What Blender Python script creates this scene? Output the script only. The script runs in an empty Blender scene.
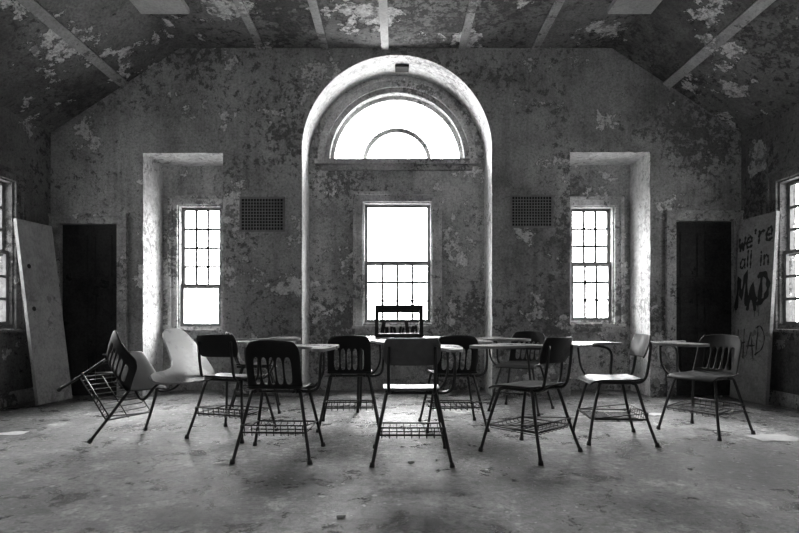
import bpy, bmesh, math, random
from mathutils import Vector, Matrix
random.seed(7)
SC = bpy.context.scene
COL = SC.collection
F = 533.0; CX = 396.0; CY = 317.0; H = 0.9; D = 6.05; DA = 6.57; RW = 3.92
OT = 0.14
def PX(px, Y=D): return (px-CX)*Y/F
def PZ(py, Y=D): return H+(CY-py)*Y/F

# ------------------------------------------------------------------ materials
def new_mat(name):
    m = bpy.data.materials.new(name); m.use_nodes = True
    nt = m.node_tree
    return m, nt, nt.nodes['Principled BSDF']
def g(v): return (v, v, v, 1)
def noise(nt, coord, scale, detail=6, rough=0.6, dist=0.0):
    n = nt.nodes.new('ShaderNodeTexNoise')
    n.inputs['Scale'].default_value = scale; n.inputs['Detail'].default_value = detail
    n.inputs['Roughness'].default_value = rough; n.inputs['Distortion'].default_value = dist
    nt.links.new(coord, n.inputs['Vector']); return n.outputs['Fac']
def offs(nt, coord, v, s=None):
    n = nt.nodes.new('ShaderNodeVectorMath'); n.operation = 'ADD'; n.inputs[1].default_value = v
    nt.links.new(coord, n.inputs[0])
    if s:
        q = nt.nodes.new('ShaderNodeVectorMath'); q.operation = 'MULTIPLY'; q.inputs[1].default_value = s
        nt.links.new(n.outputs[0], q.inputs[0]); return q.outputs[0]
    return n.outputs[0]
def ramp(nt, fac, stops):
    r = nt.nodes.new('ShaderNodeValToRGB')
    e = r.color_ramp.elements
    while len(e) < len(stops): e.new(0.5)
    for i, (p, v) in enumerate(stops):
        e[i].position = p; e[i].color = g(v)
    nt.links.new(fac, r.inputs['Fac']); return r.outputs['Color']
def mix(nt, fac, a, b, mode='MIX'):
    n = nt.nodes.new('ShaderNodeMix'); n.data_type = 'RGBA'; n.blend_type = mode
    if isinstance(fac, (int, float)): n.inputs[0].default_value = fac
    else: nt.links.new(fac, n.inputs[0])
    for s, k in ((a, 6), (b, 7)):
        if isinstance(s, (int, float)): n.inputs[k].default_value = g(s)
        else: nt.links.new(s, n.inputs[k])
    return n.outputs[2]
def peel_mat(name, paint, under, light, big=0.9, flake=5.0, th=0.55, th2=0.63, rough=0.85, bump=0.35, geo=True, grit=38, gf=0.6, tv=(0.6, 1.35), off=(0, 0, 0), cracks=True, sf=0.4, pale=1.6):
    """old paint: stains and vertical streaks, small dark chips clustered in regions, pale peeled islands with shadowed rims, hairline cracks"""
    m, nt, b = new_mat(name)
    if geo: c = nt.nodes.new('ShaderNodeNewGeometry').outputs['Position']
    else: c = nt.nodes.new('ShaderNodeTexCoord').outputs['Object']
    c = offs(nt, c, off)
    n1 = noise(nt, c, big, 10, 0.7)
    tone = ramp(nt, n1, [(0.38, paint*tv[0]), (0.5, paint), (0.62, paint*tv[1])])
    n2 = noise(nt, c, flake, 15, 0.76)
    reg = noise(nt, offs(nt, c, (7.3, 1.1, 4.2)), big*0.9, 3, 0.5)
    add = nt.nodes.new('ShaderNodeMath'); add.operation = 'MULTIPLY_ADD'
    nt.links.new(reg, add.inputs[0]); add.inputs[1].default_value = 0.55
    nt.links.new(n2, add.inputs[2])
    sub = nt.nodes.new('ShaderNodeMath'); sub.operation = 'SUBTRACT'; nt.links.new(add.outputs[0], sub.inputs[0]); sub.inputs[1].default_value = 0.275
    m2 = ramp(nt, sub.outputs[0], [(th, 0), (th+0.015, 1)])
    n3 = noise(nt, offs(nt, c, (2.1, 5.7, 0.4)), big*pale, 15, 0.68)
    m3 = ramp(nt, n3, [(th2, 0), (th2+0.006, 1)])
    m3d = ramp(nt, n3, [(th2-0.010, 1), (th2-0.003, 0.25), (th2, 1)])
    n4 = noise(nt, c, grit, 10, 0.8)
    m4 = ramp(nt, n4, [(0.38, 0.3), (0.5, 0.95), (0.62, 1.35)])
    col = mix(nt, m2, tone, under)
    n5 = noise(nt, offs(nt, c, (1, 9, 3)), flake*0.8, 13, 0.75)
    lt = ramp(nt, n5, [(0.45, light*0.4), (0.49, light), (0.6, light*1.1)])
    col = mix(nt, m3, col, lt)
    col = mix(nt, 1.0, col, m3d, 'MULTIPLY')
    if cracks:
        v = noise(nt, c, 2.2, 8, 0.6)
        cr = ramp(nt, v, [(0.4965, 1), (0.4985, 0.35), (0.5005, 0.35), (0.5025, 1)])
        col = mix(nt, 0.8, col, cr, 'MULTIPLY')
        sk = ramp(nt, noise(nt, offs(nt, c, (0, 0, 0), (9, 9, 0.7)), 1.0, 9, 0.7), [(0.36, 0.55), (0.5, 1.0), (0.64, 1.25)])
        col = mix(nt, sf, col, sk, 'MULTIPLY')
    col = mix(nt, gf, col, m4, 'MULTIPLY')
    nt.links.new(col, b.inputs['Base Color'])
    b.inputs['Roughness'].default_value = rough
    b.inputs['Specular IOR Level'].default_value = 0.25
    hsum = mix(nt, 0.5, m2, m3, 'ADD'); hsum = mix(nt, 0.5, hsum, n4, 'SUBTRACT')
    bp = nt.nodes.new('ShaderNodeBump'); bp.inputs['Strength'].default_value = bump
    bp.inputs['Distance'].default_value = 0.02; bp.invert = True
    nt.links.new(hsum, bp.inputs['Height']); nt.links.new(bp.outputs['Normal'], b.inputs['Normal'])
    return m
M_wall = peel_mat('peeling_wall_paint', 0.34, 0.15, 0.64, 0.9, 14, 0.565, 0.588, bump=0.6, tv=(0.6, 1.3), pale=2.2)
M_side = peel_mat('shade_toned_wall_paint', 0.15, 0.07, 0.42, 0.9, 13, 0.56, 0.59, bump=0.6, tv=(0.6, 1.3), off=(3, 1, 2), pale=2.0)  # peeling paint with the shade of the room edges put into its base colour
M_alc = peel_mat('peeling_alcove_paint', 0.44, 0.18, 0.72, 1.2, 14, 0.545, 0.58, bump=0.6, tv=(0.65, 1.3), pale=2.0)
M_reveal = peel_mat('pale_lit_reveal_paint', 0.70, 0.34, 0.8, 1.2, 14, 0.565, 0.70, bump=0.2, grit=20, gf=0.45, tv=(0.78, 1.1))  # white paint, made paler still to carry the window light on the reveals
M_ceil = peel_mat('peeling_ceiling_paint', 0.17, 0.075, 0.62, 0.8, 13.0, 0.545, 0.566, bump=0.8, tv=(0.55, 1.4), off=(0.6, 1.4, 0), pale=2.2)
M_batten = peel_mat('batten_paint', 0.34, 0.15, 0.55, 1.5, 12, 0.57, 0.62, gf=0.5, tv=(0.75, 1.25), cracks=False)
M_batten2 = peel_mat('pale_batten_paint', 0.55, 0.3, 0.7, 1.5, 14, 0.60, 0.70, gf=0.3, tv=(0.85, 1.2), cracks=False)
M_trim = peel_mat('trim_paint', 0.38, 0.13, 0.6, 2, 18, 0.56, 0.62, geo=False, cracks=False)
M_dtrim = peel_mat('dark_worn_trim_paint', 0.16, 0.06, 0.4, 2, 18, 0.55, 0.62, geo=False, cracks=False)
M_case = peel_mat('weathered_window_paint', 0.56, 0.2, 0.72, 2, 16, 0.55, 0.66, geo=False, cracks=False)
M_board = peel_mat('scuffed_board_paint', 0.38, 0.25, 0.55, 1.2, 8, 0.60, 0.66, geo=False, gf=0.35, cracks=False, tv=(0.7, 1.2))
M_board2 = peel_mat('grimy_board_paint', 0.30, 0.18, 0.42, 1.6, 12, 0.58, 0.66, geo=False, gf=0.4, cracks=False, tv=(0.7, 1.2))
M_door = peel_mat('dark_door_wood', 0.035, 0.015, 0.08, 2, 8, 0.6, 0.7, geo=False, cracks=False)

def floor_mat():
    m, nt, b = new_mat('dusty_concrete_floor')
    c = nt.nodes.new('ShaderNodeNewGeometry').outputs['Position']
    n1 = noise(nt, c, 1.1, 12, 0.75)
    a = ramp(nt, n1, [(0.40, 0.06), (0.5, 0.15), (0.60, 0.31)])
    n2 = noise(nt, offs(nt, c, (3, 8, 1)), 3.6, 15, 0.76, 0.3)
    st = ramp(nt, n2, [(0.43, 0.35), (0.455, 0.8), (0.54, 1.0), (0.56, 1.7)])
    n3 = noise(nt, c, 24, 12, 0.85)
    cc = ramp(nt, n3, [(0.42, 0.35), (0.5, 1.0), (0.58, 1.6)])
    col = mix(nt, 0.9, a, st, 'MULTIPLY'); col = mix(nt, 0.9, col, cc, 'MULTIPLY')
    n4 = noise(nt, c, 50, 4, 0.6)
    sp = ramp(nt, n4, [(0.66, 0), (0.68, 1)])
    col = mix(nt, sp, col, 0.5)
    sp2 = ramp(nt, noise(nt, offs(nt, c, (9, 2, 0)), 40, 4, 0.6), [(0.33, 1), (0.35, 0)])
    col = mix(nt, sp2, col, 0.03)
    nt.links.new(col, b.inputs['Base Color'])
    r = ramp(nt, n2, [(0.42, 0.26), (0.57, 0.60)]); nt.links.new(r, b.inputs['Roughness'])
    b.inputs['Specular IOR Level'].default_value = 0.45
    hs = mix(nt, 0.5, n2, n3, 'ADD')
    bp = nt.nodes.new('ShaderNodeBump'); bp.inputs['Strength'].default_value = 0.9
    bp.inputs['Distance'].default_value = 0.03
    nt.links.new(hs, bp.inputs['Height']); nt.links.new(bp.outputs['Normal'], b.inputs['Normal'])
    return m
M_floor = floor_mat()
def simple_mat(name, v, rough=0.5, metal=0.0, var=0.25, scale=12, spec=0.5):
    m, nt, b = new_mat(name)
    c = nt.nodes.new('ShaderNodeTexCoord').outputs['Object']
    n = noise(nt, c, scale, 8, 0.7)
    col = ramp(nt, n, [(0.35, v*(1-var)), (0.65, v*(1+var))])
    nt.links.new(col, b.inputs['Base Color'])
    r = ramp(nt, n, [(0.35, max(0.05, rough-0.12)), (0.65, min(1, rough+0.15))])
    nt.links.new(r, b.inputs['Roughness'])
    b.inputs['Metallic'].default_value = metal
    b.inputs['Specular IOR Level'].default_value = spec
    return m
M_plastic = simple_mat('dark_moulded_plastic', 0.012, 0.48, spec=0.3)
M_plastic2 = simple_mat('grey_moulded_plastic', 0.10, 0.40, spec=0.5)
M_plastic3 = simple_mat('charcoal_moulded_plastic', 0.02, 0.45, spec=0.35)
M_tube = simple_mat('worn_steel_tube', 0.03, 0.4, 0.4)
M_lam = simple_mat('laminate_desktop', 0.27, 0.30, 0, 0.15)
M_black = simple_mat('matte_black', 0.012, 0.7)
M_sash = simple_mat('window_sash_paint', 0.14, 0.7, 0, 0.4)
M_paper = simple_mat('paper', 0.6, 0.9, 0, 0.1)
M_vent = simple_mat('vent_steel', 0.2, 0.6)
M_spray = simple_mat('spray_paint', 0.012, 0.6)
M_flake = simple_mat('paint_flake', 0.5, 0.9)
M_ground = simple_mat('outdoor_ground', 0.35, 0.95, 0, 0.3, 0.5)

# ------------------------------------------------------------------ mesh helpers
def obj_from_bm(name, bm, mat=None, smooth=False, parent=None, mats=None):
    me = bpy.data.meshes.new(name); bm.to_mesh(me); bm.free()
    for mm in (mats or ([mat] if mat else [])): me.materials.append(mm)
    for p in me.polygons: p.use_smooth = smooth
    o = bpy.data.objects.new(name, me); COL.objects.link(o)
    if parent: o.parent = parent
    return o
def box(bm, x0, x1, y0, y1, z0, z1, mi=0, M=None):
    vs = [bm.verts.new((x, y, z)) for z in (z0, z1) for y in (y0, y1) for x in (x0, x1)]
    if M is not None:
        for v in vs: v.co = M @ v.co
    for f in ((0,2,3,1),(4,5,7,6),(0,1,5,4),(2,6,7,3),(0,4,6,2),(1,3,7,5)):
        fc = bm.faces.new([vs[i] for i in f]); fc.material_index = mi
def poly_slab(outline, holes, t, mapf):
    cu = bpy.data.curves.new('tmp', 'CURVE'); cu.dimensions = '2D'; cu.fill_mode = 'BOTH'; cu.extrude = t/2
    for pts in [outline]+holes:
        s = cu.splines.new('POLY'); s.points.add(len(pts)-1)
        for i, p in enumerate(pts): s.points[i].co = (p[0], p[1], 0, 1)
        s.use_cyclic_u = True
    o = bpy.data.objects.new('tmp', cu); COL.objects.link(o)
    dg = bpy.context.evaluated_depsgraph_get()
    me = bpy.data.meshes.new_from_object(o.evaluated_get(dg))
    bpy.data.objects.remove(o)
    bm = bmesh.new(); bm.from_mesh(me); bpy.data.meshes.remove(me)
    bmesh.ops.remove_doubles(bm, verts=bm.verts, dist=1e-5)
    for v in bm.verts: v.co = Vector(mapf(v.co.x, v.co.y, v.co.z))
    bmesh.ops.recalc_face_normals(bm, faces=bm.faces)
    return bm
def merge(bm, other):
    me = bpy.data.meshes.new('m'); other.to_mesh(me); other.free(); bm.from_mesh(me); bpy.data.meshes.remove(me)
def catmull(pts, n=6):
    P = [Vector(p) for p in pts]; out = []
    for i in range(len(P)-1):
        p0 = P[max(i-1, 0)]; p1 = P[i]; p2 = P[i+1]; p3 = P[min(i+2, len(P)-1)]
        for k in range(n):
            t = k/n
            out.append(0.5*((2*p1)+(p2-p0)*t+(2*p0-5*p1+4*p2-p3)*t*t+(3*p1-p0-3*p2+p3)*t**3))
    out.append(P[-1]); return out
def tube(bm, pts, r, seg=8, mi=0, closed=False):
    P = [Vector(p) for p in pts]; rings = []; n = len(P)
    ref = None
    for i, p in enumerate(P):
        if closed: d = P[(i+1) % n]-P[i-1]
        else: d = (P[min(i+1, n-1)]-P[max(i-1, 0)])
        d.normalize()
        if ref is None:
            ref = d.orthogonal().normalized()
        a = (ref-d*ref.dot(d)).normalized(); ref = a; b = d.cross(a)
        rr = r[i] if isinstance(r, list) else r
        rings.append([bm.verts.new(p+a*rr*math.cos(2*math.pi*k/seg)+b*rr*math.sin(2*math.pi*k/seg)) for k in range(seg)])
    for i in range(n if closed else n-1):
        A, B = rings[i], rings[(i+1) % n]
        for k in range(seg):
            f = bm.faces.new((A[k], A[(k+1) % seg], B[(k+1) % seg], B[k])); f.material_index = mi
    if not closed:
        bm.faces.new(rings[0][::-1]).material_index = mi; bm.faces.new(rings[-1]).material_index = mi
def struct(o): o['kind'] = 'structure'; return o
def thing(o, label, cat, group=None):
    o['label'] = label; o['category'] = cat
    if group: o['group'] = group
    return o
def empty(name, loc=(0,0,0)):
    e = bpy.data.objects.new(name, None); e.location = loc; e.empty_display_size = 0.1
    COL.objects.link(e); return e

# ------------------------------------------------------------------ room shell
ZC = PZ(48); ZE = PZ(133); XF = 2.45
YB = -3.0
ax0, ax1 = PX(143), PX(223); bx0, bx1 = PX(570), PX(650); at = PZ(153)
cx0, cx1 = PX(302), PX(492); cc = (cx0+cx1)/2; cr = (cx1-cx0)/2; cz = PZ(150)
dl0, dl1, dlt = PX(60), PX(118), PZ(224)
dr0, dr1, drt = PX(675), PX(734), PZ(221)
def chip(p, q, n=26, a=0.003):
    """slightly chipped plaster edge between two outline points"""
    rr = random.Random(int(abs(p[0]*977+q[1]*131+q[0]*37)))
    P = Vector(p); Q = Vector(q); d = (Q-P).normalized(); nn = Vector((-d.y, d.x))
    out = [tuple(P)]
    for i in range(1, n):
        t = (i+rr.uniform(-.3, .3))/n; s = rr.random()
        v = P.lerp(Q, t)+nn*a*(s**3)*(-1 if rr.random() < .5 else 1)*2
        out.append((v.x, v.y))
    return out
def notch(x0, x1, t, c=False):
    if not c: return [(x0, 0), (x0, t), (x1, t), (x1, 0)]
    return chip((x0, 0), (x0, t))+chip((x0, t), (x1, t), 12)+chip((x1, t), (x1, 0))+[(x1, 0)]
arc = [(cc-cr*math.cos(math.pi*i/90), cz+cr*math.sin(math.pi*i/90)) for i in range(91)]
outl = [(-RW, 0)]+notch(dl0, dl1, dlt)+notch(ax0, ax1, at, True)+chip((cx0, 0), (cx0, cz), a=0.002)+arc+chip((cx1, cz), (cx1, 0), a=0.002)[1:]+[(cx1, 0)]+notch(bx0, bx1, at+0.01, True)+notch(dr0, dr1, drt)+[(RW, 0), (RW, ZE), (XF, ZC), (-XF, ZC), (-RW, ZE)]
wb = poly_slab(outl, [], DA-D, lambda x, y, z: (x, (D+DA)/2+z, y))
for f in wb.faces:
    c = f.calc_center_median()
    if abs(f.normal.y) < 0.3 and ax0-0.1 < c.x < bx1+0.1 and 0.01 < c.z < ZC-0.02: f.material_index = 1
lw = (PX(178, DA), PX(222, DA), PZ(328, DA), PZ(205, DA))
rw = (PX(570, DA), PX(614, DA), PZ(322, DA), PZ(206, DA))
cw = (PX(363, DA), PX(432, DA), PZ(324, DA), PZ(202, DA))
lc = PX(397, DA); lz = PZ(161, DA); lr = 67/81.1
def rect(a): return [(a[0], a[2]), (a[0], a[3]), (a[1], a[3]), (a[1], a[2])]
lun = [(lc-lr*math.cos(math.pi*i/40), lz+lr*math.sin(math.pi*i/40)) for i in range(41)]
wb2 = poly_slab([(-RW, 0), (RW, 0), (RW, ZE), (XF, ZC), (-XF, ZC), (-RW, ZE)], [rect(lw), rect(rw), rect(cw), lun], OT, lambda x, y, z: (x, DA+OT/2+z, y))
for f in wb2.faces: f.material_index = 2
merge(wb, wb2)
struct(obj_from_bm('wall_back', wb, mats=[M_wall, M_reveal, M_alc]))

sw = [(4.75, 5.46, PZ(327, 5.4), PZ(180, 5.4))]
for side, s in (('left', -1), ('right', 1)):
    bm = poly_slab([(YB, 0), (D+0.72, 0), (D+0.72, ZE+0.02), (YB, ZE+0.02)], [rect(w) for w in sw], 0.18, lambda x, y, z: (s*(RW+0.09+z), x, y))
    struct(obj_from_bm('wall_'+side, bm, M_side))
fill_wins = [(-1.5, -0.5, 0.8, 2.6), (0.5, 1.5, 0.8, 2.6)]  # unseen windows added behind the camera to fill the back wall with light
bm = poly_slab([(-RW-0.18, 0), (RW+0.18, 0), (RW+0.18, ZE), (XF, ZC), (-XF, ZC), (-RW-0.18, ZE)], [rect(w) for w in fill_wins], 0.25, lambda x, y, z: (x, YB-0.125+z, y))
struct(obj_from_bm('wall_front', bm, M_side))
bm = bmesh.new(); box(bm, -RW-0.25, RW+0.25, YB-0.25, DA+0.2, -0.15, 0)
struct(obj_from_bm('floor', bm, M_floor))
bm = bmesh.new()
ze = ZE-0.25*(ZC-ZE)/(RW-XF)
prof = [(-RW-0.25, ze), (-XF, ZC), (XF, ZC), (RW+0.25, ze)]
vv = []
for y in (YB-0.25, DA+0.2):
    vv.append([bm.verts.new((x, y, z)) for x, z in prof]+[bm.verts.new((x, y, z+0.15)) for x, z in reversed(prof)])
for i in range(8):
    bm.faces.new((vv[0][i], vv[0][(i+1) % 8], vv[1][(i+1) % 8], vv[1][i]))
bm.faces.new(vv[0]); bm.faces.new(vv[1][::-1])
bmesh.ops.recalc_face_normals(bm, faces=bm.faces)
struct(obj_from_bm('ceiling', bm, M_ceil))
n = 1
for px in (262, 325, 385, 462, 535):
    x = PX(px); bm = bmesh.new(); w = 0.042
    box(bm, x-w, x+w, YB, D-0.002, ZC-0.022, ZC-0.0005)
    struct(obj_from_bm('trim_%d' % n, bm, M_batten2 if px == 385 else M_batten)); n += 1
sl = (ZC-ZE)/(RW-XF); ang = math.atan(sl)
for s in (-1, 1):
    xm = 3.08; zm = ZC-(xm-XF)*sl
    M = Matrix.Translation((s*xm, 0, zm)) @ Matrix.Rotation(s*ang, 4, 'Y')
    bm = bmesh.new(); box(bm, -0.05, 0.05, YB, D-0.002, -0.026, -0.001, M=M)
    struct(obj_from_bm('trim_%d' % n, bm, M_batten)); n += 1
for px0, px1 in ((140, 190), (607, 660)):
    Y = (ZC-H)*F/(CY-9)
    bm = bmesh.new(); x0, x1 = PX(px0, Y), PX(px1, Y)
    box(bm, x0, x1, Y-0.55, Y, ZC-0.05, ZC-0.0005)
    bmesh.ops.bevel(bm, geom=bm.edges[:], offset=0.012, segments=2)
    o = obj_from_bm('ceiling_light', bm, M_board)
    thing(o, 'flat pale rectangular fixture mounted on the peeling ceiling', 'ceiling light', 'ceiling fixtures')
for k, (a, b, t, c0, c1) in enumerate(((dl0, dl1, dlt, PX(52), PX(127)), (dr0, dr1, drt, PX(666), PX(740)))):
    bm = bmesh.new()
    box(bm, c0, a, D-0.03, D-0.001, 0.001, t+0.08); box(bm, b, c1, D-0.03, D-0.001, 0.001, t+0.08)
    box(bm, a, b, D-0.03, D-0.001, t, t+0.08); box(bm, c0-0.012, c1+0.012, D-0.055, D-0.001, t+0.08, t+0.11)
    box(bm, c0-0.008, c0+0.02, D-0.045, D-0.001, 0.001, t+0.08); box(bm, c1-0.02, c1+0.008, D-0.045, D-0.001, 0.001, t+0.08)
    struct(obj_from_bm('trim_%d' % n, bm, M_trim)); n += 1
    bm = bmesh.new(); y = D+0.045
    box(bm, a+0.003, b-0.003, y, y+0.04, 0.004, t-0.004)
    w = b-a; zz = [0.15, 0.75, 0.85, 1.25, 1.35, t-0.12]
    for i in range(0, 6, 2):
        for j in (0, 1):
            xa = a+0.08+j*(w-0.1)/2; xb = xa+(w-0.24)/2
            for (q0, q1, r0, r1) in ((xa, xb, zz[i], zz[i]+0.02), (xa, xb, zz[i+1]-0.02, zz[i+1]), (xa, xa+0.02, zz[i]+0.02, zz[i+1]-0.02), (xb-0.02, xb, zz[i]+0.02, zz[i+1]-0.02)):
                box(bm, q0, q1, y-0.012, y, r0, r1)
    tube(bm, [(b-0.06, y, 0.95), (b-0.06, y-0.05, 0.95)], [0.012, 0.028], 12)
    struct(obj_from_bm('door_%d' % (k+1), bm, M_door))
bm = bmesh.new()
for a, b in ((PX(127)+0.012, ax0), (ax1, cx0), (cx1, bx0), (bx1, PX(666)-0.012)):
    box(bm, a, b, D-0.02, D-0.001, 0.001, 0.14)
for a, b in ((ax0, ax1), (cx0, cx1), (bx0, bx1)):
    box(bm, a+0.002, b-0.002, DA-0.02, DA-0.001, 0.001, 0.14)
struct(obj_from_bm('baseboard_back', bm, M_trim))
for side, s in (('left', -1), ('right', 1)):
    bm = bmesh.new(); x = s*RW
    box(bm, min(x, x-s*0.02)+0.001*(s < 0), max(x, x-s*0.02)-0.001*(s > 0), YB, D-0.07, 0.001, 0.14)
    struct(obj_from_bm('baseboard_'+side, bm, M_trim))

# ------------------------------------------------------------------ windows
def window(idx, r, cols, rows_top, rows_bot, mapf, fw=0.085, case=None):
    x0, x1, z0, z1 = r
    bm = bmesh.new()
    def B(a, b, c, d, e, f, m=bm):
        before = len(m.verts); box(m, a, b, c, d, e, f)
        m.verts.ensure_lookup_table()
        for v in m.verts[before:]: v.co = Vector(mapf(*v.co))
    for (a, b, e, f) in ((x0-fw, x0, z0-0.02, z1+fw), (x1, x1+fw, z0-0.02, z1+fw), (x0, x1, z1, z1+fw)):
        B(a, b, -0.03, -0.001, e, f)
    for (a, b, e, f) in ((x0-fw-0.018, x0-fw+0.018, z0-0.02, z1+fw+0.018), (x1+fw-0.018, x1+fw+0.018, z0-0.02, z1+fw+0.018), (x0-fw+0.018, x1+fw-0.018, z1+fw-0.018, z1+fw+0.018)):
        B(a, b, -0.06, -0.001, e, f)
    B(x0-fw-0.03, x1+fw+0.03, -0.09, -0.001, z0-0.055, z0-0.02)
    B(x0-fw, x1+fw, -0.025, -0.001, z0-0.13, z0-0.055)
    for (a, b, e, f) in ((x0+0.001, x0+0.018, z0+.001, z1-.001), (x1-0.018, x1-0.001, z0+.001, z1-.001), (x0+0.018, x1-0.018, z1-0.018, z1-.001), (x0+0.018, x1-0.018, z0+.001, z0+0.018)):
        B(a, b, 0.0, 0.12, e, f)
    bmesh.ops.recalc_face_normals(bm, faces=bm.faces)
    o = struct(obj_from_bm('window_%d' % idx, bm, case or M_case))
    zm = (z0+z1)/2
    if rows_bot == 0: zm = z0+(z1-z0)*0.34
    X0, X1 = x0+0.018, x1-0.018; mw = 0.014
    for nm, za, zb, rows, dep in (('upper_sash', zm-0.025, z1-0.018, rows_top, 0.075), ('lower_sash', z0+0.018, zm+0.03, rows_bot, 0.035)):
        sb = bmesh.new(); s = 0.038
        def S(a, b, e, f, th=0.03): B(a, b, dep, dep+th, e, f, sb)
        S(X0, X0+s, za, zb); S(X1-s, X1, za, zb); S(X0+s, X1-s, zb-s, zb); S(X0+s, X1-s, za, za+s)
        if rows:
            for i in range(1, cols):
                x = X0+s+(X1-X0-2*s)*i/cols; S(x-mw, x+mw, za+s, zb-s, 0.022)
            for j in range(1, rows):
                z = za+s+(zb-za-2*s)*j/rows; S(X0+s, X1-s, z-mw, z+mw, 0.0221)
        bmesh.ops.recalc_face_normals(sb, faces=sb.faces)
        obj_from_bm(nm, sb, M_sash, parent=o)
    return o
back = lambda x, d, z: (x, DA+d, z)
window(1, lw, 3, 4, 0, back)
window(2, rw, 3, 3, 3, back)
window(3, cw, 4, 0, 3, back, fw=0.1)
i = 5
for w in sw:
    for s in (-1, 1):
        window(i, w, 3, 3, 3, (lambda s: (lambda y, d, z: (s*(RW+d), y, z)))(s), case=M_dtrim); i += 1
for w in fill_wins:  # frames for the added fill windows
    window(i, w, 4, 3, 3, lambda x, d, z: (x, YB-d, z)); i += 1
def halfring(bm, r0, r1, y0, y1, n=48):
    rows = []
    for k in range(n+1):
        a = math.pi*k/n; c, s = math.cos(a), math.sin(a)
        rows.append([bm.verts.new((lc+r*c, y, lz+r*s)) for r, y in ((r0, y0), (r1, y0), (r1, y1), (r0, y1))])
    for k in range(n):
        for j in range(4): bm.faces.new((rows[k][j], rows[k][(j+1) % 4], rows[k+1][(j+1) % 4], rows[k+1][j]))
    bm.faces.new(rows[0]); bm.faces.new(rows[-1][::-1])
bm = bmesh.new()
halfring(bm, lr, lr+0.06, DA-0.04, DA-0.001); halfring(bm, lr+0.06, lr+0.14, DA-0.075, DA-0.001)
box(bm, PX(316, DA), PX(478, DA), DA-0.12, DA-0.001, lz-0.065, lz-0.003)
box(bm, PX(322, DA), PX(472, DA), DA-0.05, DA-0.001, lz-0.12, lz-0.065)
bmesh.ops.recalc_face_normals(bm, faces=bm.faces)
o = struct(obj_from_bm('window_4', bm, M_trim))
bm = bmesh.new()
halfring(bm, lr-0.045, lr-0.002, DA+0.06, DA+0.10); halfring(bm, 0.375, 0.43, DA+0.06, DA+0.09)
box(bm, lc-lr+0.01, lc+lr-0.01, DA+0.06, DA+0.10, lz+0.001, lz+0.04)
for k in range(1, 6):
    a = math.pi*k/6
    M = Matrix.Translation((lc, DA+0.062, lz)) @ Matrix.Rotation(-a, 4, 'Y')
    box(bm, 0.435, lr-0.05, 0, 0.02, -0.007, 0.007, M=M)
bmesh.ops.recalc_face_normals(bm, faces=bm.faces)
obj_from_bm('fanlight_sash', bm, M_case, parent=o)
bm = bmesh.new(); box(bm, cc-0.02, cc+0.14, D+0.2, D+0.34, cz+cr-0.04, cz+cr-0.012)
thing(obj_from_bm('arch_bracket', bm, M_black), 'small dark metal plate fixed under the arch', 'bracket')

# ------------------------------------------------------------------ vents
for a, b, c, d in ((240, 285, 232, 197), (510, 553, 228, 195)):
    x0, x1, z0, z1 = PX(a), PX(b), PZ(c), PZ(d)
    bm = bmesh.new(); y = D
    for q in ((x0, x0+0.022, z0, z1), (x1-0.022, x1, z0, z1), (x0+0.022, x1-0.022, z1-0.022, z1), (x0+0.022, x1-0.022, z0, z0+0.022)):
        box(bm, q[0], q[1], y-0.02, y-0.001, q[2], q[3])
    o = obj_from_bm('wall_vent', bm, M_vent)
    thing(o, 'square-mesh metal ventilation grille set in the peeling wall', 'vent', 'wall vents')
    bm = bmesh.new(); box(bm, x0+0.022, x1-0.022, y-0.006, y-0.001, z0+0.022, z1-0.022, 1)
    for k in range(1, 14):
        x = x0+0.022+(x1-x0-0.044)*k/14; box(bm, x-0.0045, x+0.0045, y-0.014, y-0.006, z0+0.022, z1-0.022)
    for k in range(1, 10):
        z = z0+0.022+(z1-z0-0.044)*k/10; box(bm, x0+0.022, x1-0.022, y-0.0135, y-0.006, z-0.0045, z+0.0045)
    obj_from_bm('grille', bm, parent=o, mats=[M_vent, M_black])

# ------------------------------------------------------------------ leaning boards
def leaning(name, b0, b1, tdx, height, label, mat, thick=0.035):
    b0 = Vector((*b0, 0)); b1 = Vector((*b1, 0)); w = (b1-b0).length
    ex = (b1-b0).normalized()
    up = Vector((tdx, 0, 0)); up = up-ex*up.dot(ex); L = up.length
    ez = (up+Vector((0, 0, math.sqrt(height**2-L**2)))).normalized(); ey = ez.cross(ex)
    M = Matrix((ex, ey, ez)).transposed().to_4x4(); M.translation = b0
    bm = bmesh.new(); box(bm, 0, w, -thick/2, thick/2, 0, height)
    bmesh.ops.bevel(bm, geom=bm.edges[:], offset=0.004, segments=1)
    o = obj_from_bm(name, bm, mat); o.matrix_world = M
    thing(o, label, 'door')
    return o, w
lb, w = leaning('door_panel', (-3.61, 5.36), (-3.56, 5.84), -0.245, 1.90, 'pale scuffed door slab leaning against the side wall', M_board)
lb.location.z += 0.010
bm = bmesh.new()
for z in (1.42, 0.98):
    tube(bm, [(0.09, -0.021, z), (0.09, 0.021, z)], 0.024, 14)
obj_from_bm('lock_hole', bm, M_black, parent=lb)
rb, w = leaning('door_panel', (3.76, 5.40), (3.74, 5.95), 0.115, 1.97, 'grimy grey door slab with black spray-painted words leaning on wall', M_board2)
rb.location.z += 0.008
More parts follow.
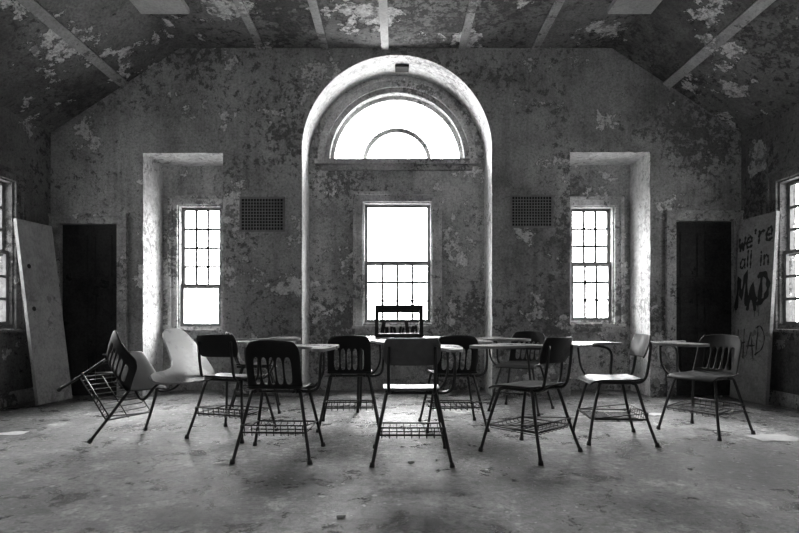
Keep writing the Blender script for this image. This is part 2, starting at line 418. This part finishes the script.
GL = {
 'w': (1, [[(0,1),(.1,.4),(.25,0),(.5,.65),(.72,0),(.9,.5),(1,1)]]),
 'e': (1, [[(.05,.5),(.5,.52),(.9,.6),(.75,.97),(.35,1),(.05,.55),(.25,.05),(.9,.12)]]),
 "'": (1, [[(.45,1.35),(.3,1.05)]]),
 'r': (1, [[(.1,1),(.15,.5),(.15,0)],[(.13,.6),(.45,.95),(.9,.9)]]),
 'a': (1, [[(.85,.85),(.35,.98),(.05,.45),(.4,0),(.8,.4)],[(.88,1),(.85,.2),(1,0)]]),
 'l': (1, [[(.5,1.5),(.45,.7),(.5,0)]]),
 'i': (1, [[(.5,.9),(.5,0)],[(.5,1.3),(.52,1.22)]]),
 'n': (1, [[(.1,.95),(.12,0)],[(.12,.6),(.5,.95),(.82,.7),(.85,0)]]),
 'M': (0, [[(-.1,-.15),(.06,1),(.42,.25),(.95,1.15),(1.1,0)]]),
 'A': (0, [[(0,-.1),(.5,1.0),(.93,-.2)],[(.05,.42),(1,.3)]]),
 'D': (1, [[(.1,-.1),(.15,1)],[(-.1,1),(.5,1.05),(1,.6),(.75,.1),(-.1,-.05)]]),
 'H': (0, [[(.05,1.05),(.08,0)],[(.9,1),(.88,-.1)],[(0,.5),(1,.52)]]),
}
rg = random.Random(21)
def scrawl(word, cx, z, cw_, ch, sw_, parent, ysign, slant=0.0, gap=0.3, drips=False):
    bm = bmesh.new(); ws = [0.3 if c in "'li" else 1.0 for c in word]
    tot = sum(ws)*cw_+gap*cw_*(len(word)-1); x = -tot/2; lay = 0
    for c, wf in zip(word, ws):
        zj = z+rg.uniform(-0.10, 0.10)*ch; hj = ch*rg.uniform(0.88, 1.12)
        if c != ' ':
            sm, strokes = GL[c]
            for st in strokes:
                P = [Vector((x+(p[0]+rg.uniform(-.05, .05))*cw_*wf, zj+(p[1]+rg.uniform(-.05, .05))*hj+slant*(x+p[0]*cw_*wf), 0)) for p in st]
                low = min(P, key=lambda q: q.y).copy()
                P = catmull(P, 7) if sm else [P[i].lerp(P[i+1], t/6) for i in range(len(P)-1) for t in range(6)]+[P[-1]]
                lay += 0.00012; prev = None
                for i, p in enumerate(P):
                    d = (P[min(i+1, len(P)-1)]-P[max(i-1, 0)]).normalized(); nn = Vector((-d.y, d.x, 0))
                    hw = sw_*(0.5+0.2*math.sin(i*1.1+x*50))
                    a = p+nn*hw; b = p-nn*hw
                    cur = [bm.verts.new((cx-q.x, ysign*(0.0180+lay), q.y)) for q in (a, b)]
                    if prev: bm.faces.new((prev[0], prev[1], cur[1], cur[0]))
                    prev = cur
                for e in (P[0], P[-1]):
                    bm.faces.new([bm.verts.new((cx-(e.x+sw_*0.5*math.cos(k*0.7854)), ysign*(0.0181+lay), e.y+sw_*0.5*math.sin(k*0.7854))) for k in range(8)])
                if drips:
                    L = rg.uniform(0.05, 0.16)
                    bm.faces.new([bm.verts.new((cx-low.x+dx, ysign*(0.0182+lay), low.y+dz)) for dx, dz in ((-.005, 0), (.005, 0), (.003, -L), (-.003, -L))])
        x += cw_*(wf+gap)
    q = obj_from_bm('graffiti', bm, M_spray, parent=parent); q['label'] = 'black spray-painted lettering'
ey = rb.matrix_world.to_3x3() @ Vector((0, 1, 0)); ys = 1 if ey.x < 0 else -1
scrawl("we're", 0.28, 1.66, 0.090, 0.13, 0.028, rb, ys, 0.12)
scrawl("all in", 0.28, 1.44, 0.080, 0.11, 0.022, rb, ys, 0.05)
scrawl("MAD", 0.28, 1.04, 0.125, 0.26, 0.050, rb, ys, 0.08, 0.32, drips=True)
scrawl("HAD", 0.27, 0.50, 0.115, 0.26, 0.014, rb, ys, 0.2, 0.25)

# ------------------------------------------------------------------ chairs
def shell_part(us, vs, fn, holes=()):
    bm = bmesh.new()
    G = [[bm.verts.new(fn(u, v)) for u in us] for v in vs]
    for j in range(len(vs)-1):
        for i in range(len(us)-1):
            if (i, j) in holes: continue
            bm.faces.new((G[j][i], G[j][i+1], G[j+1][i+1], G[j+1][i]))
    return bm
def finish_shell(o, t=0.010, lv=2):
    m = o.modifiers.new('Solidify', 'SOLIDIFY'); m.thickness = t; m.offset = 0
    m = o.modifiers.new('Subsurf', 'SUBSURF'); m.levels = lv; m.render_levels = lv
def f_back_slot(u, v):
    w = 0.175-0.004*v
    if v > 0.7: w *= 1-0.20*((v-0.7)/0.3)**2.5
    return (u*w, -0.172-0.105*v**0.85+0.04*u*u, 0.452+0.308*v-0.012*u*u*(v > 0.9))
def f_back_panel(u, v):
    e = abs(2*v-1)**3
    w = 0.180*(1-0.16*e)
    return (u*w, -0.215-0.05*v+0.04*u*u, 0.605+0.168*v)
def f_seat(u, v):
    y = -0.175+0.375*v
    z = 0.448-0.012*(1-u*u)*math.sin(math.pi*v)
    if v > 0.8: z -= 0.030*((v-0.8)/0.2)**2
    if v < 0.15: z += 0.012*(1-v/0.15)
    return (u*(0.175+0.015*v), y, z)
US = [-1, -0.82, -0.67, -0.45, -0.37, -0.17, -0.09, 0.09, 0.17, 0.37, 0.45, 0.67, 0.82, 1]
VS = [0, 0.04, 0.08, 0.35, 0.66, 0.72, 0.84, 0.93, 1]
HOLES = {(i, j) for i in (2, 4, 6, 8, 10) for j in (2, 3)}
def build_proto(style, plastic):
    parts = []
    if style == 'slot':
        bm = shell_part(US, VS, f_back_slot, HOLES)
    else:
        bm = shell_part([-1, -0.9, -0.5, 0, 0.5, 0.9, 1], [0, 0.08, 0.3, 0.7, 0.92, 1], f_back_panel)
    o = obj_from_bm('backrest', bm, plastic, True); finish_shell(o, 0.012); parts.append(o)
    bm = shell_part([-1, -0.9, -0.5, 0, 0.5, 0.9, 1], [0, 0.08, 0.3, 0.6, 0.82, 0.93, 1], f_seat)
    o = obj_from_bm('seat', bm, plastic, True); finish_shell(o, 0.014); parts.append(o)
    for sx in (-1, 1):
        for sy in (-1, 1):
            bm = bmesh.new()
            foot = (sx*0.238, sy*0.228-0.01, 0.012); top = (sx*0.160, sy*0.130, 0.40)
            tube(bm, catmull([foot, (sx*0.199, sy*0.180, 0.205), top, (sx*0.145, sy*0.112, 0.424), (sx*0.11, sy*0.09, 0.428)], 5), 0.0105, 10)
            tube(bm, [(foot[0]*1.01, foot[1]*1.01, 0.0), (foot[0], foot[1], 0.028)], [0.0165, 0.014], 10)
            parts.append(obj_from_bm('leg', bm, M_tube, True))
    bm = bmesh.new()
    for sx in (-1, 1):
        if style != 'slot':
            tube(bm, catmull([(sx*0.135, 0.12, 0.428), (sx*0.135, -0.1, 0.428), (sx*0.140, -0.185, 0.45), (sx*0.142, -0.215, 0.55), (sx*0.140, -0.235, 0.72)], 5), 0.010, 8)
        else:
            tube(bm, catmull([(sx*0.12, 0.12, 0.428), (sx*0.12, -0.1, 0.428), (sx*0.12, -0.17, 0.432)], 4), 0.010, 8)
    tube(bm, [(-0.15, 0.11, 0.426), (0.15, 0.11, 0.426)], 0.009, 8); tube(bm, [(-0.15, -0.11, 0.426), (0.15, -0.11, 0.426)], 0.009, 8)
    parts.append(obj_from_bm('seat_frame', bm, M_tube, True))
    bm = bmesh.new()
    zb = 0.180; xr, yr = 0.203, 0.188
    tube(bm, [(-xr, yr, zb), (xr, yr, zb), (xr, -yr, zb), (-xr, -yr, zb)], 0.006, 6, closed=True)
    for k in range(9):
        x = -xr+0.02+k*(2*xr-0.04)/8
        tube(bm, [(x, yr, zb+0.002), (x, yr-0.01, zb-0.02), (x, -yr+0.01, zb-0.02), (x, -yr-0.002, zb+0.045)], 0.0032, 5)
    tube(bm, [(-xr, -yr-0.002, zb+0.045), (xr, -yr-0.002, zb+0.045)], 0.005, 6)
    tube(bm, [(-xr, 0, zb-0.018), (xr, 0, zb-0.018)], 0.004, 5)
    for sx in (-1, 1):
        tube(bm, [(sx*xr, -yr, zb), (sx*xr, -yr-0.002, zb+0.045)], 0.005, 5)
        tube(bm, [(sx*xr, yr, zb), (sx*xr, -yr, zb+0.045)], 0.004, 5)
    parts.append(obj_from_bm('book_basket', bm, M_tube, True))
    bm = bmesh.new()
    tube(bm, catmull([(0.12, -0.06, 0.424), (0.22, -0.07, 0.424), (0.265, -0.075, 0.47), (0.275, -0.08, 0.62), (0.27, 0.0, 0.667), (0.25, 0.16, 0.672), (0.15, 0.32, 0.672)], 6), 0.010, 9)
    tube(bm, catmull([(0.12, 0.09, 0.424), (0.2, 0.12, 0.43), (0.25, 0.16, 0.52), (0.25, 0.18, 0.668)], 6), 0.0085, 8)
    parts.append(obj_from_bm('desktop_arm', bm, M_tube, True))
    out = [(0.225, -0.16), (0.315, -0.17), (0.345, 0.1), (0.34, 0.38), (0.25, 0.42), (-0.10, 0.42), (-0.19, 0.36), (-0.17, 0.18), (0.02, 0.13), (0.17, 0.08), (0.215, 0.0)]
    P = [Vector((*p, 0)) for p in out]
    for _ in range(3):
        P = [q for i in range(len(P)) for q in (P[i]*0.78+P[(i+1) % len(P)]*0.22, P[i]*0.22+P[(i+1) % len(P)]*0.78)]
    bm = bmesh.new(); a = [bm.verts.new((p.x, p.y, 0.682)) for p in P]; b = [bm.verts.new((p.x, p.y, 0.700)) for p in P]
    bm.faces.new(a[::-1]); bm.faces.new(b)
    for i in range(len(P)): bm.faces.new((a[i], a[(i+1) % len(P)], b[(i+1) % len(P)], b[i]))
    bmesh.ops.recalc_face_normals(bm, faces=bm.faces)
    parts.append(obj_from_bm('desktop', bm, M_lam))
    return parts
PROT = {'slot': build_proto('slot', M_plastic), 'panel': build_proto('panel', M_plastic2), 'dark': build_proto('dark', M_plastic3)}
USED = set()
def chair(px, Y, facing, style, label, tilt=None):
    root = empty('chair_desk')
    f = Vector((facing[0], facing[1], 0)).normalized(); r = Vector((f.y, -f.x, 0)); z = Vector((0, 0, 1))
    if tilt:
        th = math.radians(tilt)
        r2 = r*math.cos(th)-z*math.sin(th); u2 = z*math.cos(th)+r*math.sin(th)
        M = Matrix((r2, f, u2)).transposed().to_4x4()
        M.translation = Vector((px, Y, 0.012))-r2*0.254
    else:
        M = Matrix((r, f, z)).transposed().to_4x4(); M.translation = (PX(px, Y), Y, 0.001)
    root.matrix_world = M
    thing(root, label, 'chair', 'school chairs with writing desktops')
    for p in PROT[style]:
        if style not in USED: q = p
        else:
            q = p.copy(); COL.objects.link(q)
        q.parent = root
    USED.add(style)
    return root
L_slot = 'dark slatted plastic school chair with attached desktop and wire basket'
L_pan = 'dark school chair with curved back panel and attached desktop'
chair(281, 3.50, (0.04, 1), 'slot', L_slot)
chair(411, 3.43, (0.0, 1), 'panel', 'grey school chair with curved back panel and attached desktop')
chair(234, 4.10, (0.32, 0.94), 'dark', L_pan)
chair(350, 4.4, (-0.05, 1), 'slot', L_slot)
chair(452, 4.40, (-0.08, 1), 'slot', L_slot)
chair(529, 3.57, (-0.68, 0.73), 'dark', L_pan)
chair(611, 3.95, (-1.0, 0.10), 'dark', L_pan)
chair(704, 4.18, (-0.78, -0.45), 'slot', 'dark slatted school chair with attached desktop standing apart')
chair(256, 5.15, (0.9, 0.2), 'slot', L_slot)
chair(521, 5.15, (-0.5, -0.8), 'slot', L_slot)
chair(-2.04, 3.95, (0.42, 0.91), 'slot', 'school chair tipped onto two legs with basket and desktop exposed', tilt=46)

# ------------------------------------------------------------------ small table + crate
tb = empty('side_table', (PX(398, 5.2), 5.2, 0))
thing(tb, 'small table with worn pale laminate top and steel legs', 'table')
bm = bmesh.new(); box(bm, -0.42, 0.42, -0.22, 0.22, 0.685, 0.705); bmesh.ops.bevel(bm, geom=bm.edges[:], offset=0.005, segments=2)
obj_from_bm('table_top', bm, M_lam, parent=tb)
for sx in (-1, 1):
    for sy in (-1, 1):
        bm = bmesh.new(); tube(bm, [(sx*0.38, sy*0.18, 0), (sx*0.36, sy*0.17, 0.684)], 0.014, 10)
        obj_from_bm('leg', bm, M_tube, True, tb)
cr_ = empty('wooden_crate', (PX(399, 5.15), 5.15, 0.706))
thing(cr_, 'small black open-fronted crate standing on the table', 'crate')
W_, H_, Dp = 0.23, 0.31, 0.11
bm = bmesh.new()
box(bm, -W_, W_, -Dp, Dp, 0, 0.035); box(bm, -W_, W_, -Dp, Dp, H_-0.05, H_)
box(bm, -W_, -W_+0.035, -Dp, Dp, 0.035, H_-0.05); box(bm, W_-0.035, W_, -Dp, Dp, 0.035, H_-0.05)
obj_from_bm('crate_body', bm, M_black, parent=cr_)
bm = bmesh.new()
rc = random.Random(5)
for k in range(9):
    x = -0.165+k*0.041+rc.uniform(-.010, .010); h = rc.uniform(0.06, 0.13)
    M = Matrix.Translation((x, Dp-0.03-0.009*k*0.5, 0.034)) @ Matrix.Rotation(rc.uniform(-.3, .3), 4, 'Y')
    box(bm, -rc.uniform(.008, .022), rc.uniform(.008, .018), 0, 0.012, 0.004, h, M=M)
box(bm, -W_+0.035, W_-0.035, Dp-0.012, Dp-0.004, 0.145, 0.165); box(bm, -W_+0.035, W_-0.035, Dp-0.012, Dp-0.004, 0.235, 0.26)
obj_from_bm('slats', bm, M_black, parent=cr_)

# ------------------------------------------------------------------ debris
bm = bmesh.new()
for k in range(2200):
    if random.random() < 0.5:
        x = random.choice((-1, 1))*(RW-0.03-abs(random.gauss(0, 0.25))); y = random.uniform(2, 5.2)
        if random.random() < 0.5: x = random.uniform(-3.1, 3.1); y = D-0.03-abs(random.gauss(0, 0.25))
    else: x = random.uniform(-3.4, 3.4); y = random.uniform(1.8, 5.9)
    x = max(-3.85, min(3.85, x)); y = min(5.98, y)
    if abs(x) > 3.45 and y > 5.25: continue
    r = random.uniform(0.004, 0.014)*(1 if random.random() < 0.92 else 2.2); a0 = random.random()*6
    m = random.randint(4, 6); tz = random.uniform(0.0, 0.006)
    vs = [bm.verts.new((x+r*random.uniform(0.5, 1)*math.cos(a0+6.283*i/m), y+r*random.uniform(0.5, 1)*math.sin(a0+6.283*i/m), 0.001+random.random()*tz)) for i in range(m)]
    bm.faces.new(vs)
o = obj_from_bm('paint_flakes', bm, M_flake); o['kind'] = 'stuff'
thing(o, 'fallen paint flakes and plaster crumbs scattered on the floor', 'debris')
def sheet(x, y, w, d, rot):
    bm = bmesh.new(); M = Matrix.Translation((x, y, 0.002)) @ Matrix.Rotation(rot, 4, 'Z')
    G = [[bm.verts.new(M @ Vector(((i/4-0.5)*w, (j/4-0.5)*d, 0.004+0.004*math.sin(i*1.7+j)))) for i in range(5)] for j in range(5)]
    for j in range(4):
        for i in range(4): bm.faces.new((G[j][i], G[j][i+1], G[j+1][i+1], G[j+1][i]))
    o = obj_from_bm('paper_sheet', bm, M_paper, True)
    thing(o, 'crumpled pale paper sheet lying flat on the floor', 'paper', 'papers on the floor')
sheet(PX(774, 3.95), 3.95, 0.34, 0.2, 0.1); sheet(PX(655, 4.9), 4.9, 0.16, 0.1, 0.5); sheet(PX(12, 4.1), 4.1, 0.2, 0.12, 0.3)
def stub(px, py, L, rot):
    Y = H*F/(py-CY); x = PX(px, Y); d = Vector((math.cos(rot), math.sin(rot), 0))*L/2; c = Vector((x, Y, 0.008))
    bm = bmesh.new(); tube(bm, [c-d, c-d*0.3, c+d*0.4, c+d], [0.006, 0.008, 0.007, 0.005], 8)
    thing(obj_from_bm('plaster_chunk', bm, M_paper, True), 'small pale broken plaster piece on the floor', 'debris', 'plaster pieces')
stub(341, 518, 0.04, 0.1); stub(411, 463, 0.04, 0.3); stub(258, 441, 0.06, -0.6); stub(437, 461, 0.02, 1.0); stub(690, 470, 0.03, 2.0)

# ------------------------------------------------------------------ outside
bm = bmesh.new(); bmesh.ops.create_grid(bm, x_segments=1, y_segments=1, size=60)
for v in bm.verts: v.co.z = -0.5
struct(obj_from_bm('ground', bm, M_ground))

# ------------------------------------------------------------------ light : hazy sky, brightest around the veiled sun
wd = bpy.data.worlds.new('World'); SC.world = wd; wd.use_nodes = True
nt = wd.node_tree; bg = nt.nodes['Background']; bg.inputs[0].default_value = (1, 1, 1, 1)
tc = nt.nodes.new('ShaderNodeTexCoord'); dp = nt.nodes.new('ShaderNodeVectorMath'); dp.operation = 'DOT_PRODUCT'
dp.inputs[1].default_value = (0, 0.75, 0.66)
mr = nt.nodes.new('ShaderNodeMapRange'); mr.interpolation_type = 'SMOOTHSTEP'
nt.links.new(tc.outputs['Generated'], dp.inputs[0]); nt.links.new(dp.outputs['Value'], mr.inputs['Value'])
mr.inputs['From Min'].default_value = -0.1; mr.inputs['From Max'].default_value = 1.0
mr.inputs['To Min'].default_value = 4.6; mr.inputs['To Max'].default_value = 42.0
nt.links.new(mr.outputs['Result'], bg.inputs[1])
def portal(loc, rot, sx, sy):
    l = bpy.data.lights.new('portal', 'AREA'); l.shape = 'RECTANGLE'; l.size = sx; l.size_y = sy
    l.cycles.is_portal = True
    o = bpy.data.objects.new('window_daylight', l); o.location = loc; o.rotation_euler = rot; COL.objects.link(o)
for r in (lw, rw, cw, (lc-lr, lc+lr, lz, lz+lr)):
    portal(((r[0]+r[1])/2, DA+OT-0.01, (r[2]+r[3])/2), (-math.pi/2, 0, 0), r[1]-r[0], r[3]-r[2])
for w in sw:
    for s in (-1, 1):
        portal((s*(RW+0.17), (w[0]+w[1])/2, (w[2]+w[3])/2), (math.pi/2, 0, s*math.pi/2), w[1]-w[0], w[3]-w[2])
for r in fill_wins:  # sky portals for the added fill windows
    portal(((r[0]+r[1])/2, YB-0.24, (r[2]+r[3])/2), (math.pi/2, 0, 0), r[1]-r[0], r[3]-r[2])
sn = bpy.data.lights.new('sun', 'SUN'); sn.energy = 9; sn.angle = math.radians(24)
so = bpy.data.objects.new('sun', sn); COL.objects.link(so); so.rotation_euler = (math.radians(-57), 0, 0)

# ------------------------------------------------------------------ camera
cam = bpy.data.cameras.new('Camera'); co = bpy.data.objects.new('Camera', cam); COL.objects.link(co)
co.location = (0, 0, H); co.rotation_euler = (math.pi/2, 0, 0)
cam.sensor_width = 36; cam.lens = F/799*36; cam.clip_start = 0.05
cam.shift_x = (399.5-CX)/799; cam.shift_y = (CY-266.5)/799
SC.camera = co
SC.view_settings.view_transform = 'Standard'; SC.view_settings.look = 'None'
